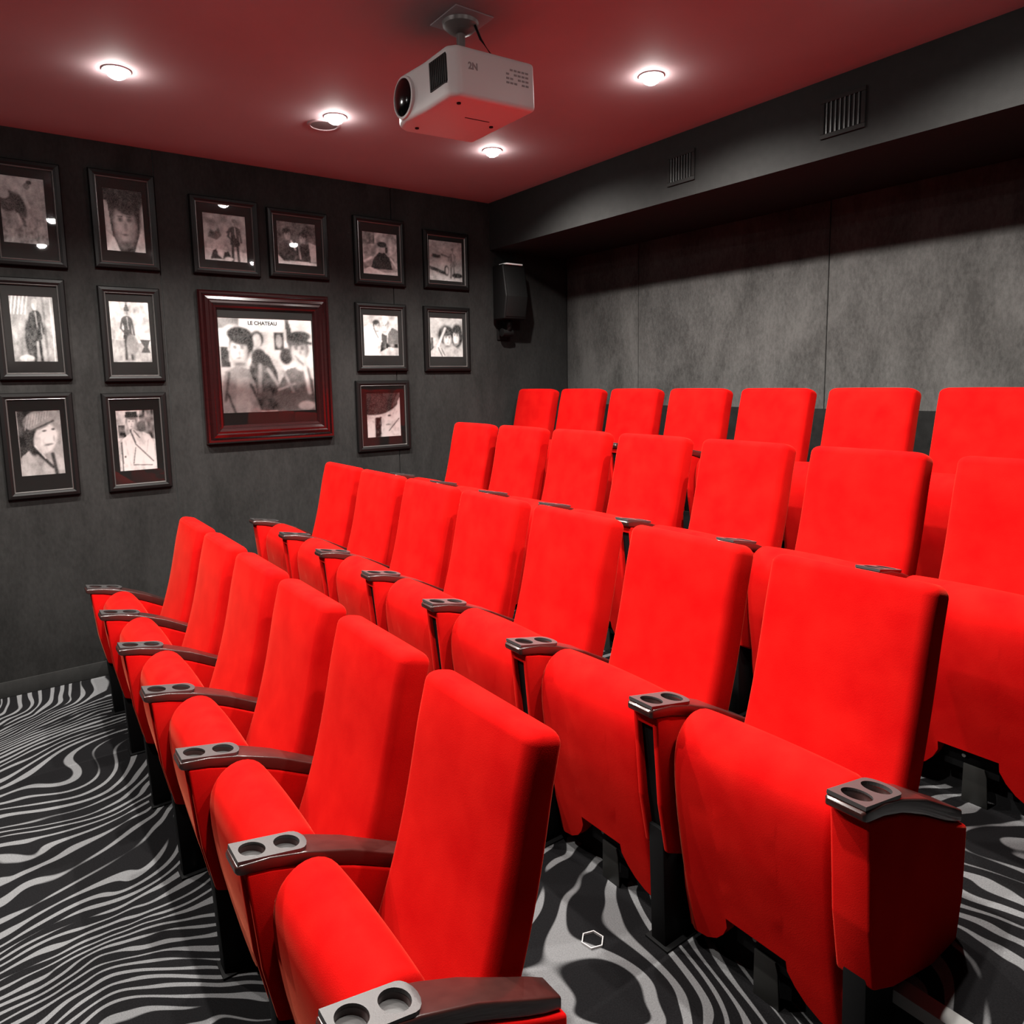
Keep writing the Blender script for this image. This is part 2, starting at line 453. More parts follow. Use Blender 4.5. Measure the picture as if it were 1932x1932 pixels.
# ------------------------------------------------------------------ seats
def backrest_mesh():
    # centre line from the lower end to the top (front face y, z)
    front = [(-0.205, 0.40), (-0.178, 0.47), (-0.150, 0.545), (-0.119, 0.64), (-0.090, 0.745), (-0.066, 0.85), (-0.044, 0.955), (-0.012, 1.078)]
    pts = []
    for i in range(33):
        t = i / 32 * (len(front) - 1); k = min(int(t), len(front) - 2); u = t - k
        p0 = front[max(k - 1, 0)]; p1 = front[k]; p2 = front[k + 1]; p3 = front[min(k + 2, len(front) - 1)]
        q = []
        for d in (0, 1):
            q.append(0.5 * (2 * p1[d] + (p2[d] - p0[d]) * u + (2 * p0[d] - 5 * p1[d] + 4 * p2[d] - p3[d]) * u * u + (3 * p1[d] - p0[d] - 3 * p2[d] + p3[d]) * u ** 3))
        pts.append(q)
    L_ = [0]
    for a, b_ in zip(pts, pts[1:]): L_.append(L_[-1] + math.hypot(b_[0] - a[0], b_[1] - a[1]))
    tot = L_[-1]
    def station(s):
        s = max(0, min(tot, s))
        for i in range(len(L_) - 1):
            if s <= L_[i + 1] + 1e-9:
                u = (s - L_[i]) / (L_[i + 1] - L_[i])
                a, b_ = pts[i], pts[i + 1]
                d = Vector((b_[0] - a[0], b_[1] - a[1])).normalized()
                return (a[0] + (b_[0] - a[0]) * u, a[1] + (b_[1] - a[1]) * u), d
    rt = 0.030
    ss = [0.0, 0.006, 0.02] + [tot * i / 16 for i in range(1, 15)] + [tot - rt * (1 - math.sin(a)) for a in [0, 0.3, 0.6, 0.9, 1.2, 1.4, 1.5707]]
    rings = []
    for s in ss:
        (y, z), d = station(s)
        nrm = Vector((d[1], -d[0]))      # points to the back (+y)
        ins = 0.0
        if s > tot - rt:
            u = (s - (tot - rt)) / rt
            ins = rt * (1 - math.sqrt(max(0, 1 - u * u)))
        if s < 0.02: ins = 0.010 * (1 - s / 0.02)
        th = 0.092 + 0.012 * (1 - s / tot)
        hw = BACK_W / 2 - ins * 0.9
        r = 0.030
        ring = []
        # rounded rectangle in (x, n); n=0 front
        n0, n1 = ins * 0.8, th - ins * 0.8
        r_ = min(r, (n1 - n0) / 2 - 0.001)
        seg = 6
        for cx, cn, a0 in ((hw - r_, n0 + r_, -PI / 2), (hw - r_ * 0.5, n1 - r_ * 0.5, 0), (-hw + r_ * 0.5, n1 - r_ * 0.5, PI / 2), (-hw + r_, n0 + r_, PI)):
            rr = r_ if cn < (n0 + n1) / 2 else r_ * 0.5
            for i in range(seg + 1):
                a = a0 + (PI / 2) * i / seg
                px, pn = cx + rr * math.cos(a), cn + rr * math.sin(a)
                ring.append((px, pn))
        out = []
        # gentle crown on the front
        m = len(ring)
        dense = []
        for i in range(m):
            a, b_ = ring[i], ring[(i + 1) % m]
            dense.append(a)
            if i == m - 1 or (abs(a[0] - b_[0]) > 0.1):
                for t in range(1, 8):
                    dense.append((a[0] + (b_[0] - a[0]) * t / 8, a[1] + (b_[1] - a[1]) * t / 8))
        for px, pn in dense:
            if pn < n0 + 0.02:
                pn -= 0.007 * (1 - (px / hw) ** 2)
            out.append((px, y + nrm[0] * pn, z + nrm[1] * pn))
        rings.append(out)
    return rings

FR = [(0.03, -0.340), (0.06, -0.346), (0.16, -0.370), (0.28, -0.395), (0.42, -0.420), (0.52, -0.432), (0.58, -0.434)]
RE = [(0.03, -0.318), (0.06, -0.318), (0.20, -0.312), (0.26, -0.280), (0.36, -0.240), (0.48, -0.236), (0.61, -0.262)]
def cushion_outline(zb):
    pts = []
    zs = [zb + (0.575 - zb) * i / 12 for i in range(13)]
    for z in zs: pts.append((lerp_tab(z, FR), z))
    # rounded top from front (-.434,.575) over (-.345,.690) to the rear (-.262,.615)
    for i in range(1, 16):
        a = PI - PI * i / 16
        cx, cz = -0.350, 0.590
        y = cx + (0.084 if a > PI / 2 else 0.086) * math.cos(a)
        z = cz - 0.010 * (math.cos(a) < -0.95) + 0.098 * math.sin(a) + 0.02 * (1 + math.cos(a)) / 2
        pts.append((y, z))
    for z in [0.60 + (zb - 0.60) * i / 12 for i in range(13)]:
        pts.append((lerp_tab(z, RE), z))
    return pts
def zb_of(x):
    a = abs(x)
    if a < 0.0875: return 0.180
    return lerp_tab(a, [(0.0875, 0.150), (0.105, 0.115), (0.13, 0.085), (0.165, 0.062), (0.2275, 0.050)])
def cushion_rings():
    hw = 0.2285; r = 0.028
    xs = []
    for a in [0, 0.25, 0.5, 0.8, 1.1, 1.35, 1.5708]:
        xs.append((-hw + r * (1 - math.cos(a)) * 1.0, r * (1 - math.sin(a))))
    ins0 = xs[:]
    xs = [(x, i) for x, i in ins0]
    mids = [-0.18, -0.165, -0.145, -0.13, -0.115, -0.105, -0.096, -0.0877, -0.0873, -0.05, 0.0]
    xs += [(x, 0) for x in mids] + [(-x, 0) for x in mids[::-1][1:]] + [(-x, i) for x, i in ins0[::-1]]
    rings = []
    for x, ins in xs:
        o = cushion_outline(zb_of(x))
        n = len(o); out = []
        for i, (y, z) in enumerate(o):
            a, b_ = o[(i - 1) % n], o[(i + 1) % n]
            t = Vector((b_[0] - a[0], b_[1] - a[1]))
            if t.length < 1e-9: t = Vector((0, 1))
            t.normalize()
            nn = Vector((t[1], -t[0]))   # inward for this winding
            k = min(ins, 0.010 + 0.018 * min(1, max(0, (z - 0.20) / 0.15)))
            cs = min(1, max(0, (z - 0.20) / 0.25)); crown = 0.006 * (1 - (x / hw) ** 2) * cs * cs * (3 - 2 * cs)
            out.append((x, y + nn[0] * (k - crown), z + nn[1] * (k - crown)))
        rings.append(out)
    return rings

ARM_TOP = [(-0.498, 0.731), (-0.42, 0.722), (-0.33, 0.698), (-0.22, 0.653), (-0.11, 0.594), (-0.055, 0.566), (-0.010, 0.543)]
ARM_BOT = [(-0.498, 0.706), (-0.42, 0.692), (-0.33, 0.664), (-0.22, 0.612), (-0.11, 0.553), (-0.055, 0.528), (-0.010, 0.508)]
ARM_HW = [(-0.498, 0.0440), (-0.30, 0.0430), (-0.20, 0.038), (-0.010, 0.034)]
def armrest_rings():
    ys = [-0.500, -0.496, -0.488, -0.46, -0.42, -0.38, -0.34, -0.30, -0.26, -0.22, -0.18, -0.14, -0.10, -0.055, -0.014, -0.010]
    rings = []
    for i, y in enumerate(ys):
        e = {0: 0.006, 1: 0.002}.get(i, {len(ys) - 1: 0.006, len(ys) - 2: 0.002}.get(i, 0))
        zt = lerp_tab(y, ARM_TOP) - e; zb = lerp_tab(y, ARM_BOT) + e; hw = lerp_tab(y, ARM_HW) - e
        r = 0.005
        ring = []
        for cx, cz, a0 in ((hw - r, zt - r, 0), (-hw + r, zt - r, PI / 2), (-hw + r, zb + r, PI), (hw - r, zb + r, 1.5 * PI)):
            for j in range(4):
                a = a0 + PI / 2 * j / 3
                ring.append((cx + r * math.cos(a), y, cz + r * math.sin(a)))
        rings.append(ring)
    return rings

def bool_cut(o, cutters):
    for c in cutters:
        md = o.modifiers.new('cut', 'BOOLEAN'); md.operation = 'DIFFERENCE'; md.object = c; md.solver = 'EXACT'
    bpy.context.view_layer.update()
    dg = bpy.context.evaluated_depsgraph_get()
    me = bpy.data.meshes.new_from_object(o.evaluated_get(dg))
    o.modifiers.clear()
    o.data = me
    return o

SLOPE = math.atan2(0.698 - 0.728, 0.16)
def plate_frame(y):
    return Matrix.Translation((0, y, lerp_tab(y, ARM_TOP))) @ Matrix.Rotation(SLOPE, 4, 'X')

PAD = [(-0.478, 0.702), (-0.42, 0.690), (-0.33, 0.662), (-0.22, 0.610), (-0.11, 0.552), (-0.05, 0.524), (-0.004, 0.505), (-0.002, 0.33), (-0.030, 0.185), (-0.20, 0.225), (-0.34, 0.262), (-0.425, 0.300), (-0.455, 0.45)]
def inset_poly(p, d):
    c = Vector((sum(a for a, _ in p) / len(p), sum(b for _, b in p) / len(p)))
    return [tuple(Vector(q) + (c - Vector(q)).normalized() * d) for q in p]

def make_arm(parent, end):
    """arm at local x=0 of the parent empty"""
    bm = bmesh.new(); loft(bm, armrest_rings())
    arm = obj_from_bm('armrest', bm, ARM_WOOD, parent)
    # cup plate: flat tongue with a round end
    out = [(0.041, -0.085), (0.041, 0.060)]
    for i in range(1, 8):
        a = i / 8 * PI
        out.append((0.041 * math.cos(a), 0.060 + 0.026 * math.sin(a)))
    out += [(-0.041, 0.060), (-0.041, -0.085)]
    bm = bmesh.new(); add_prism(bm, out, 'z', -0.004, 0.0045)
    bmesh.ops.transform(bm, matrix=plate_frame(-0.410), verts=bm.verts[:])
    plate = obj_from_bm('cup_plate', bm, CUP_PLASTIC, arm)
    cutters = []
    for u in (-0.042, 0.040):
        cb = bmesh.new(); lathe(cb, [(0, -0.018), (0.0305, -0.018), (0.0305, 0.05), (0, 0.05)], 28, plate_frame(-0.410) @ Matrix.Translation((0, u, 0)))
        cutters.append(obj_from_bm('cutter', cb, CUP_DARK))
    bool_cut(arm, cutters); bool_cut(plate, cutters)
    for c in cutters: bpy.data.objects.remove(c, do_unlink=True)
    smooth_by_angle(arm, 35)
    for u in (-0.042, 0.040):
        bm = bmesh.new(); lathe(bm, [(0, -0.0165), (0.0300, -0.0165), (0.0300, -0.0178), (0, -0.0178)], 28, plate_frame(-0.410) @ Matrix.Translation((0, u, 0)))
        obj_from_bm('cup_recess', bm, CUP_DARK, arm)
    if end:
        stand = prism_obj('arm_stand', VELVET, parent, PAD, 'x', -0.043, 0.043, 0.008, 3)
    else:
        stand = prism_obj('arm_stand', STEEL_BLACK, parent, inset_poly(PAD, 0.020), 'x', -0.026, 0.026)
        prism_obj('top_pad', VELVET, stand, [(-0.478, 0.702), (-0.42, 0.690), (-0.42, 0.665), (-0.474, 0.672)], 'x', -0.030, 0.030)
        for s in (-1, 1):
            a, b_ = sorted((s * 0.0245, s * 0.043))
            prism_obj('side_pad', VELVET, stand, PAD, 'x', a, b_, 0.006, 3)
    post = prism_obj('stanchion', STEEL_BLACK, parent, [(-0.415, 0.0), (-0.302, 0.0), (-0.302, 0.23), (-0.26, 0.26), (-0.22, 0.36), (-0.43, 0.36)], 'x', -0.026, 0.026, 0.003)
    box_obj('foot_plate', STEEL_BLACK, post, -0.042, 0.042, -0.425, -0.302, 0.0, 0.007, 0.002)

def make_chair_proto():
    t = empty('cinema_seat')
    bm = bmesh.new(); loft(bm, backrest_mesh())
    back = obj_from_bm('backrest', bm, VELVET, t); smooth_by_angle(back, 50)
    # black rear shell following the back
    prof = [(-0.095, 0.42), (-0.05, 0.545), (-0.008, 0.70), (0.030, 0.86), (0.066, 1.01), (0.074, 1.01), (0.040, 0.86), (0.006, 0.70), (-0.035, 0.545), (-0.080, 0.415)]
    prism_obj('back_shell', SHELL, back, prof, 'x', -0.205, 0.205, 0.003)
    bm = bmesh.new(); loft(bm, cushion_rings())
    cu = obj_from_bm('seat_cushion', bm, VELVET, t); smooth_by_angle(cu, 50)
    # tilt bracket in the notch of the folded seat
    br = box_obj('tilt_bracket', STEEL_BLACK, t, -0.080, 0.080, -0.335, -0.300, 0.10, 0.178, 0.003)
    box_obj('bracket_bar', STEEL_BLACK, br, -0.235, 0.235, -0.300, -0.255, 0.265, 0.30, 0.004)
    prism_obj('bracket_plate', GREY_METAL, br, [(-0.020, 0.0), (0.055, 0.0), (0.048, 0.10), (0.040, 0.125), (-0.020, 0.125)], 'y', -0.345, -0.339, 0.001)
    bm = bmesh.new(); lathe(bm, [(0, 0.345), (0.006, 0.345), (0.006, 0.341), (0, 0.341)], 12, Matrix.Rotation(PI / 2, 4, 'X') @ Matrix.Translation((-0.02, 0.15, 0)))
    obj_from_bm('bolt', bm, ALU, br)
    return t

ORD = ['first', 'second', 'third', 'fourth', 'fifth', 'sixth', 'seventh']
ROWN = ['front row', 'second row', 'third row', 'back row']
proto = make_chair_proto()
arm_mid = empty('arm_proto'); make_arm(arm_mid, False)
arm_end = empty('arm_proto_end'); make_arm(arm_end, True)

def put_arm(src, chair, dx):
    for ch in list(src.children):
        c = copy_tree(ch, chair)
        c.location.x = dx

for k in range(4):
    for i in range(ROW_N[k]):
        c = copy_tree(proto)
        c.location = (ROW_X[k] + BACK_W / 2 + PITCH * i, ROW_Y[k], DZ * k)
        put_arm(arm_end if i == 0 else arm_mid, c, -0.28)
        last = i == ROW_N[k] - 1
        if last: put_arm(arm_end, c, 0.28)
        if last:
            lab = 'red velvet tip-up cinema seat at the aisle end of the %s, nearest the camera' % ROWN[k]
        elif i == 0:
            lab = 'red velvet tip-up cinema seat in the %s closest to the picture wall' % ROWN[k]
        else:
            lab = '%s red velvet tip-up cinema seat from the picture wall in the %s' % (ORD[i], ROWN[k])
        tag(c, lab, 'cinema seat', 'red cinema seats in the %s' % ROWN[k])
def drop_tree(o):
    for ch in list(o.children): drop_tree(ch)
    bpy.data.objects.remove(o, do_unlink=True)
for o in (proto, arm_mid, arm_end): drop_tree(o)

# aluminium step edges on the aisle
for k in range(3):
    xa = ROW_X[k] + PITCH * ROW_N[k] + 0.40 if k == 0 else -0.70 if k == 1 else -0.45
    o = prism_obj('step_nosing', ALU, None, [(RISER[k] - 0.012, DZ * (k + 1) - 0.028), (RISER[k] - 0.012, DZ * (k + 1) + 0.004), (RISER[k] + 0.034, DZ * (k + 1) + 0.004), (RISER[k] + 0.034, DZ * (k + 1)), (RISER[k] - 0.003, DZ * (k + 1)), (RISER[k] - 0.003, DZ * (k + 1) - 0.028)], 'x', xa, XR - 0.01)
    tag(o, 'ribbed aluminium edge strip on the aisle step beside the %s row' % ['front', 'second', 'third'][k], 'step edge', 'aluminium step edges')

# small clear hexagonal ring lying on the carpet
bm = bmesh.new()
lathe(bm, [(0.034, 0.0), (0.034, 0.006), (0.0305, 0.006), (0.0305, 0.0)], 6, Matrix.Translation((-1.375, 1.265, DZ)) @ Matrix.Rotation(0.2, 4, 'Z'), close=True)
tag(obj_from_bm('hexagonal_ring', bm, CLEAR), 'small pale hexagonal ring lying on the carpet behind the front row', 'ring')

# ------------------------------------------------------------------ recessed downlights
LX = [-3.905, -2.556, -1.207]
LY = [-0.43, 0.64, 1.705, 2.757]
def lamp_label(ix, iy):
    d = {(0, 1): 'bright recessed downlight nearest the picture wall above the front row',
         (0, 2): 'bright recessed downlight beside the round ceiling speaker',
         (0, 3): 'bright recessed downlight in the far ceiling corner by the bulkhead',
         (1, 3): 'bright recessed downlight to the right of the projector'}
    return d.get((ix, iy))
LROW = ['nearest the screen', 'above the front row', 'level with the projector', 'next to the bulkhead']
LCOL = ['on the picture wall side', 'in the middle of the ceiling', 'on the aisle side']
for ix, x in enumerate(LX):
    for iy, y in enumerate(LY):
        if (ix, iy) in ((1, 2), (2, 0)): continue          # the projector hangs here
        f = empty('downlight', (x, y, ZC))
        lab = lamp_label(ix, iy) or 'recessed downlight %s, %s' % (LROW[iy], LCOL[ix])
        tag(f, lab, 'downlight', 'recessed ceiling downlights')
        lathe_obj('trim_ring', WHITE_TRIM, f, [(0.044, 0.0), (0.044, -0.006), (0.060, -0.005), (0.063, 0.0)], 28, close=True)
        lathe_obj('lamp_lens', LAMP, f, [(0.044, -0.001), (0.043, -0.014), (0.036, -0.028), (0.021, -0.037), (0, -0.040)], 24)
        ld = bpy.data.lights.new('downlight_beam', 'SPOT')
        ld.energy = LAMP_POWER
        ld.color = (1.0, 0.96, 0.90)
        ld.spot_size = math.radians(LAMP_CONE)
        ld.spot_blend = LAMP_BLEND
        ld.shadow_soft_size = 0.03
        lo = bpy.data.objects.new('downlight_beam', ld)
        C.objects.link(lo); lo.parent = f; lo.location = (0, 0, -0.055)
        lo.rotation_euler = (math.radians(12 if iy == 3 else 0), math.radians(-5 if ix == 0 else 0), 0)   # gimbals aimed off the walls

# round ceiling speaker by the second lamp
t = empty('ceiling_speaker', (-4.055, 1.70, ZC))
lathe_obj('bezel', CEILING, t, [(0.075, 0.0), (0.075, -0.008), (0.088, -0.006), (0.092, 0.0)], 36, close=True)
lathe_obj('grille', SPK_GRILLE, t, [(0, -0.003), (0.075, -0.003), (0.075, 0.0)], 36)
tag(t, 'small round flush ceiling speaker beside a downlight', 'ceiling speaker')

# ------------------------------------------------------------------ projector
pj = empty('projector', (-2.63, 1.71, 0))
tag(pj, 'white projector with large dark lens hanging from the ceiling', 'projector')
def px(o):     # turn a child about the hanging point: nose down a little
    o.matrix_local = Matrix.Translation((0, 0, 2.965)) @ Matrix.Rotation(math.radians(2.0), 4, 'X') @ Matrix.Rotation(math.radians(0.0), 4, 'Z')
    return o
bm = bmesh.new()
W2, D2, H2 = 0.235, 0.20, 0.092
plan = [(W2, D2), (W2, -D2 + 0.035), (W2 - 0.035, -D2), (0.03, -D2 + 0.004), (-0.12, -D2 - 0.010), (-W2 + 0.03, -D2 + 0.010), (-W2, -D2 + 0.05), (-W2, D2)]
add_prism(bm, plan, 'z', -H2, H2, 0.018, 4)
body = px(obj_from_bm('body', bm, PROJ_WHITE, pj)); smooth_by_angle(body, 30)
mlens = Matrix.Translation((-0.115, -D2 - 0.004, 0.0)) @ Matrix.Rotation(PI / 2, 4, 'X')
ring = lathe_obj('lens_ring', PROJ_WHITE, body, [(0.072, -0.02), (0.072, 0.012), (0.080, 0.010), (0.086, -0.02)], 40, mlens, close=True)
lathe_obj('lens', LENS, body, [(0, 0.022), (0.03, 0.020), (0.055, 0.015), (0.0715, 0.008), (0.0715, -0.01), (0, -0.012)], 40, mlens)
for j in range(9):
    x = 0.085 + j * 0.0135
    box_obj('grille_slat', PROJ_DARK, body, x, x + 0.009, -D2 - 0.003, -D2 + 0.01, -0.035, 0.062, 0.002)
box_obj('air_intake', PROJ_DARK, body, 0.080, 0.200, -D2 - 0.0005, -D2 + 0.02, -0.040, 0.066)
for (x, y) in ((-0.16, -0.13), (0.17, -0.13), (0.0, 0.14)):
    lathe_obj('foot', PROJ_DARK, body, [(0, -0.098), (0.008, -0.097), (0.009, -H2 + 0.002), (0, -H2 + 0.002)], 18, Matrix.Translation((x, y, 0)))
box_obj('hatch_line', PROJ_DARK, body, 0.04, 0.046, -0.02, 0.10, -H2 - 0.001, -H2 + 0.002)
def text_mesh(name, s, size, mat, parent, m, extrude=0.0006):
    cu = bpy.data.curves.new(name, 'FONT'); cu.body = s; cu.size = size; cu.align_x = 'CENTER'; cu.align_y = 'CENTER'; cu.extrude = extrude; cu.offset = size * 0.03
    tmp = bpy.data.objects.new(name + '_tmp', cu); C.objects.link(tmp)
    bpy.context.view_layer.update()
    me = bpy.data.meshes.new_from_object(tmp.evaluated_get(bpy.context.evaluated_depsgraph_get()))
    bpy.data.objects.remove(tmp, do_unlink=True)
    me.materials.clear(); me.materials.append(mat); me.name = name
    o = bpy.data.objects.new(name, me); C.objects.link(o); o.parent = parent; o.matrix_local = m
    return o
side = Matrix.Translation((W2 + 0.0008, 0, 0)) @ Matrix(((0, 0, 1, 0), (1, 0, 0, 0), (0, 1, 0, 0), (0, 0, 0, 1)))
text_mesh('model_mark', '2N', 0.034, PRINT_GREY, body, side @ Matrix.Translation((-0.10, 0.022, 0)))
for r_ in range(4):
    for j in range(6):
        if (r_ * 7 + j * 5) % 6 == 0: continue
        y = 0.055 + j * 0.019; z = 0.040 - r_ * 0.016
        box_obj('label_mark', PRINT_GREY, body, W2 - 0.001, W2 + 0.0010, y, y + 0.014, z, z + 0.007)
# mount
box_obj('ceiling_plate', CEILING, pj, -0.09, 0.11, -0.09, 0.09, ZC - 0.006, ZC, 0.002)
lathe_obj('canopy', MOUNT, pj, [(0.075, ZC - 0.006), (0.072, ZC - 0.02), (0.05, ZC - 0.04), (0.024, ZC - 0.05), (0, ZC - 0.05)], 32)
lathe_obj('pole', MOUNT, pj, [(0.018, ZC - 0.05), (0.018, ZC - 0.125), (0.030, ZC - 0.13), (0.036, ZC - 0.16), (0.030, ZC - 0.175), (0, ZC - 0.18)], 24)
def tube(name, mat, parent, pts, r=0.006, n=8):
    bm = bmesh.new(); rings = []
    pts = [Vector(p) for p in pts]
    for i, p in enumerate(pts):
        d = (pts[min(i + 1, len(pts) - 1)] - pts[max(i - 1, 0)]).normalized()
        a = d.orthogonal().normalized(); b_ = d.cross(a)
        rings.append([p + a * r * math.cos(2 * PI * j / n) + b_ * r * math.sin(2 * PI * j / n) for j in range(n)])
    loft(bm, rings)
    o = obj_from_bm(name, bm, mat, parent, smooth=True)
    return o
for (x, y) in ((-0.15, -0.12), (0.16, -0.10), (-0.14, 0.13), (0.15, 0.13)):
    tube('mount_arm', MOUNT, pj, [(0, 0, ZC - 0.168), (x * 0.5, y * 0.5, ZC - 0.175), (x, y, ZC - 0.188), (x, y, 2.965 + H2 - 0.02)], 0.007)
tube('cable', PROJ_DARK, pj, [(0.05, 0.03, ZC - 0.01), (0.07, 0.05, ZC - 0.08), (0.09, 0.10, ZC - 0.15), (0.12, 0.17, 2.965 + H2 + 0.012), (0.14, 0.19, 2.965 + H2 - 0.01)], 0.005)
tube('adjuster_knob', MOUNT, pj, [(0.10, 0.07, 2.965 + H2 - 0.01), (0.10, 0.07, 2.965 + H2 + 0.03)], 0.012)

# ------------------------------------------------------------------ bulkhead air vents
def vent(x0, x1, z0, z1, label):
    t = empty('air_vent', ((x0 + x1) / 2, YF, z0))
    cx = (x0 + x1) / 2; w = (x1 - x0) / 2; h = z1 - z0
    b_ = 0.022
    for n_, a in (('frame_rail', (-w, w, 0, b_)), ('frame_rail', (-w, w, h - b_, h)), ('frame_stile', (-w, -w + b_, b_, h - b_)), ('frame_stile', (w - b_, w, b_, h - b_))):
        box_obj(n_, BULK, t, a[0], a[1], -0.012, 0.0, a[2], a[3], 0.003)
    box_obj('duct_back', VENT_IN, t, -w + b_, w - b_, -0.002, 0.0, b_, h - b_)
    n = 8
    for i in range(n):
        x = -w + b_ + (2 * w - 2 * b_) * (i + 0.5) / n
        box_obj('slat', VENT, t, x - 0.0035, x + 0.0035, -0.011, -0.002, b_, h - b_)
    tag(t, label, 'air vent', 'air vents in the bulkhead')
vent(-3.115, -2.905, 2.965, 3.145, 'small dark slatted air vent in the bulkhead, farther from the camera')
vent(-2.115, -1.885, 2.975, 3.165, 'dark slatted air vent in the bulkhead, nearer the camera')

# ------------------------------------------------------------------ wall speaker under the bulkhead
sp = empty('wall_speaker', (XW, 3.62, 2.15))
tag(sp, 'black wall speaker with pale painted glint on top in the far corner under the bulkhead', 'speaker')
cab = prism_obj('cabinet', SPK, sp, [(0.045, 0.16), (0.045, 0.60), (0.19, 0.60), (0.235, 0.34), (0.20, 0.16)], 'y', -0.115, 0.115, 0.012, 3)
prism_obj('grille', PROJ_DARK, cab, [(0.187, 0.58), (0.197, 0.58), (0.243, 0.34), (0.208, 0.18), (0.198, 0.18), (0.232, 0.34)], 'y', -0.10, 0.10, 0.002)
box_obj('top_glint', SPK_GLINT, cab, 0.10, 0.20, -0.085, 0.085, 0.597, 0.609, 0.002)  # reflection along the top edge, painted as a pale strip
box_obj('wall_plate', SPK, sp, 0.0, 0.012, -0.05, 0.05, 0.0, 0.30, 0.003)
tube('bracket_arm', SPK, sp, [(0.012, 0, 0.06), (0.06, 0, 0.05), (0.11, 0, 0.09), (0.12, 0, 0.17)], 0.022, 10)
lathe_obj('bracket_knob', SPK, sp, [(0, -0.055), (0.035, -0.05), (0.04, 0), (0.035, 0.05), (0, 0.055)], 20, Matrix.Translation((0.075, 0.0, 0.06)) @ Matrix.Rotation(PI / 2, 4, 'X'))

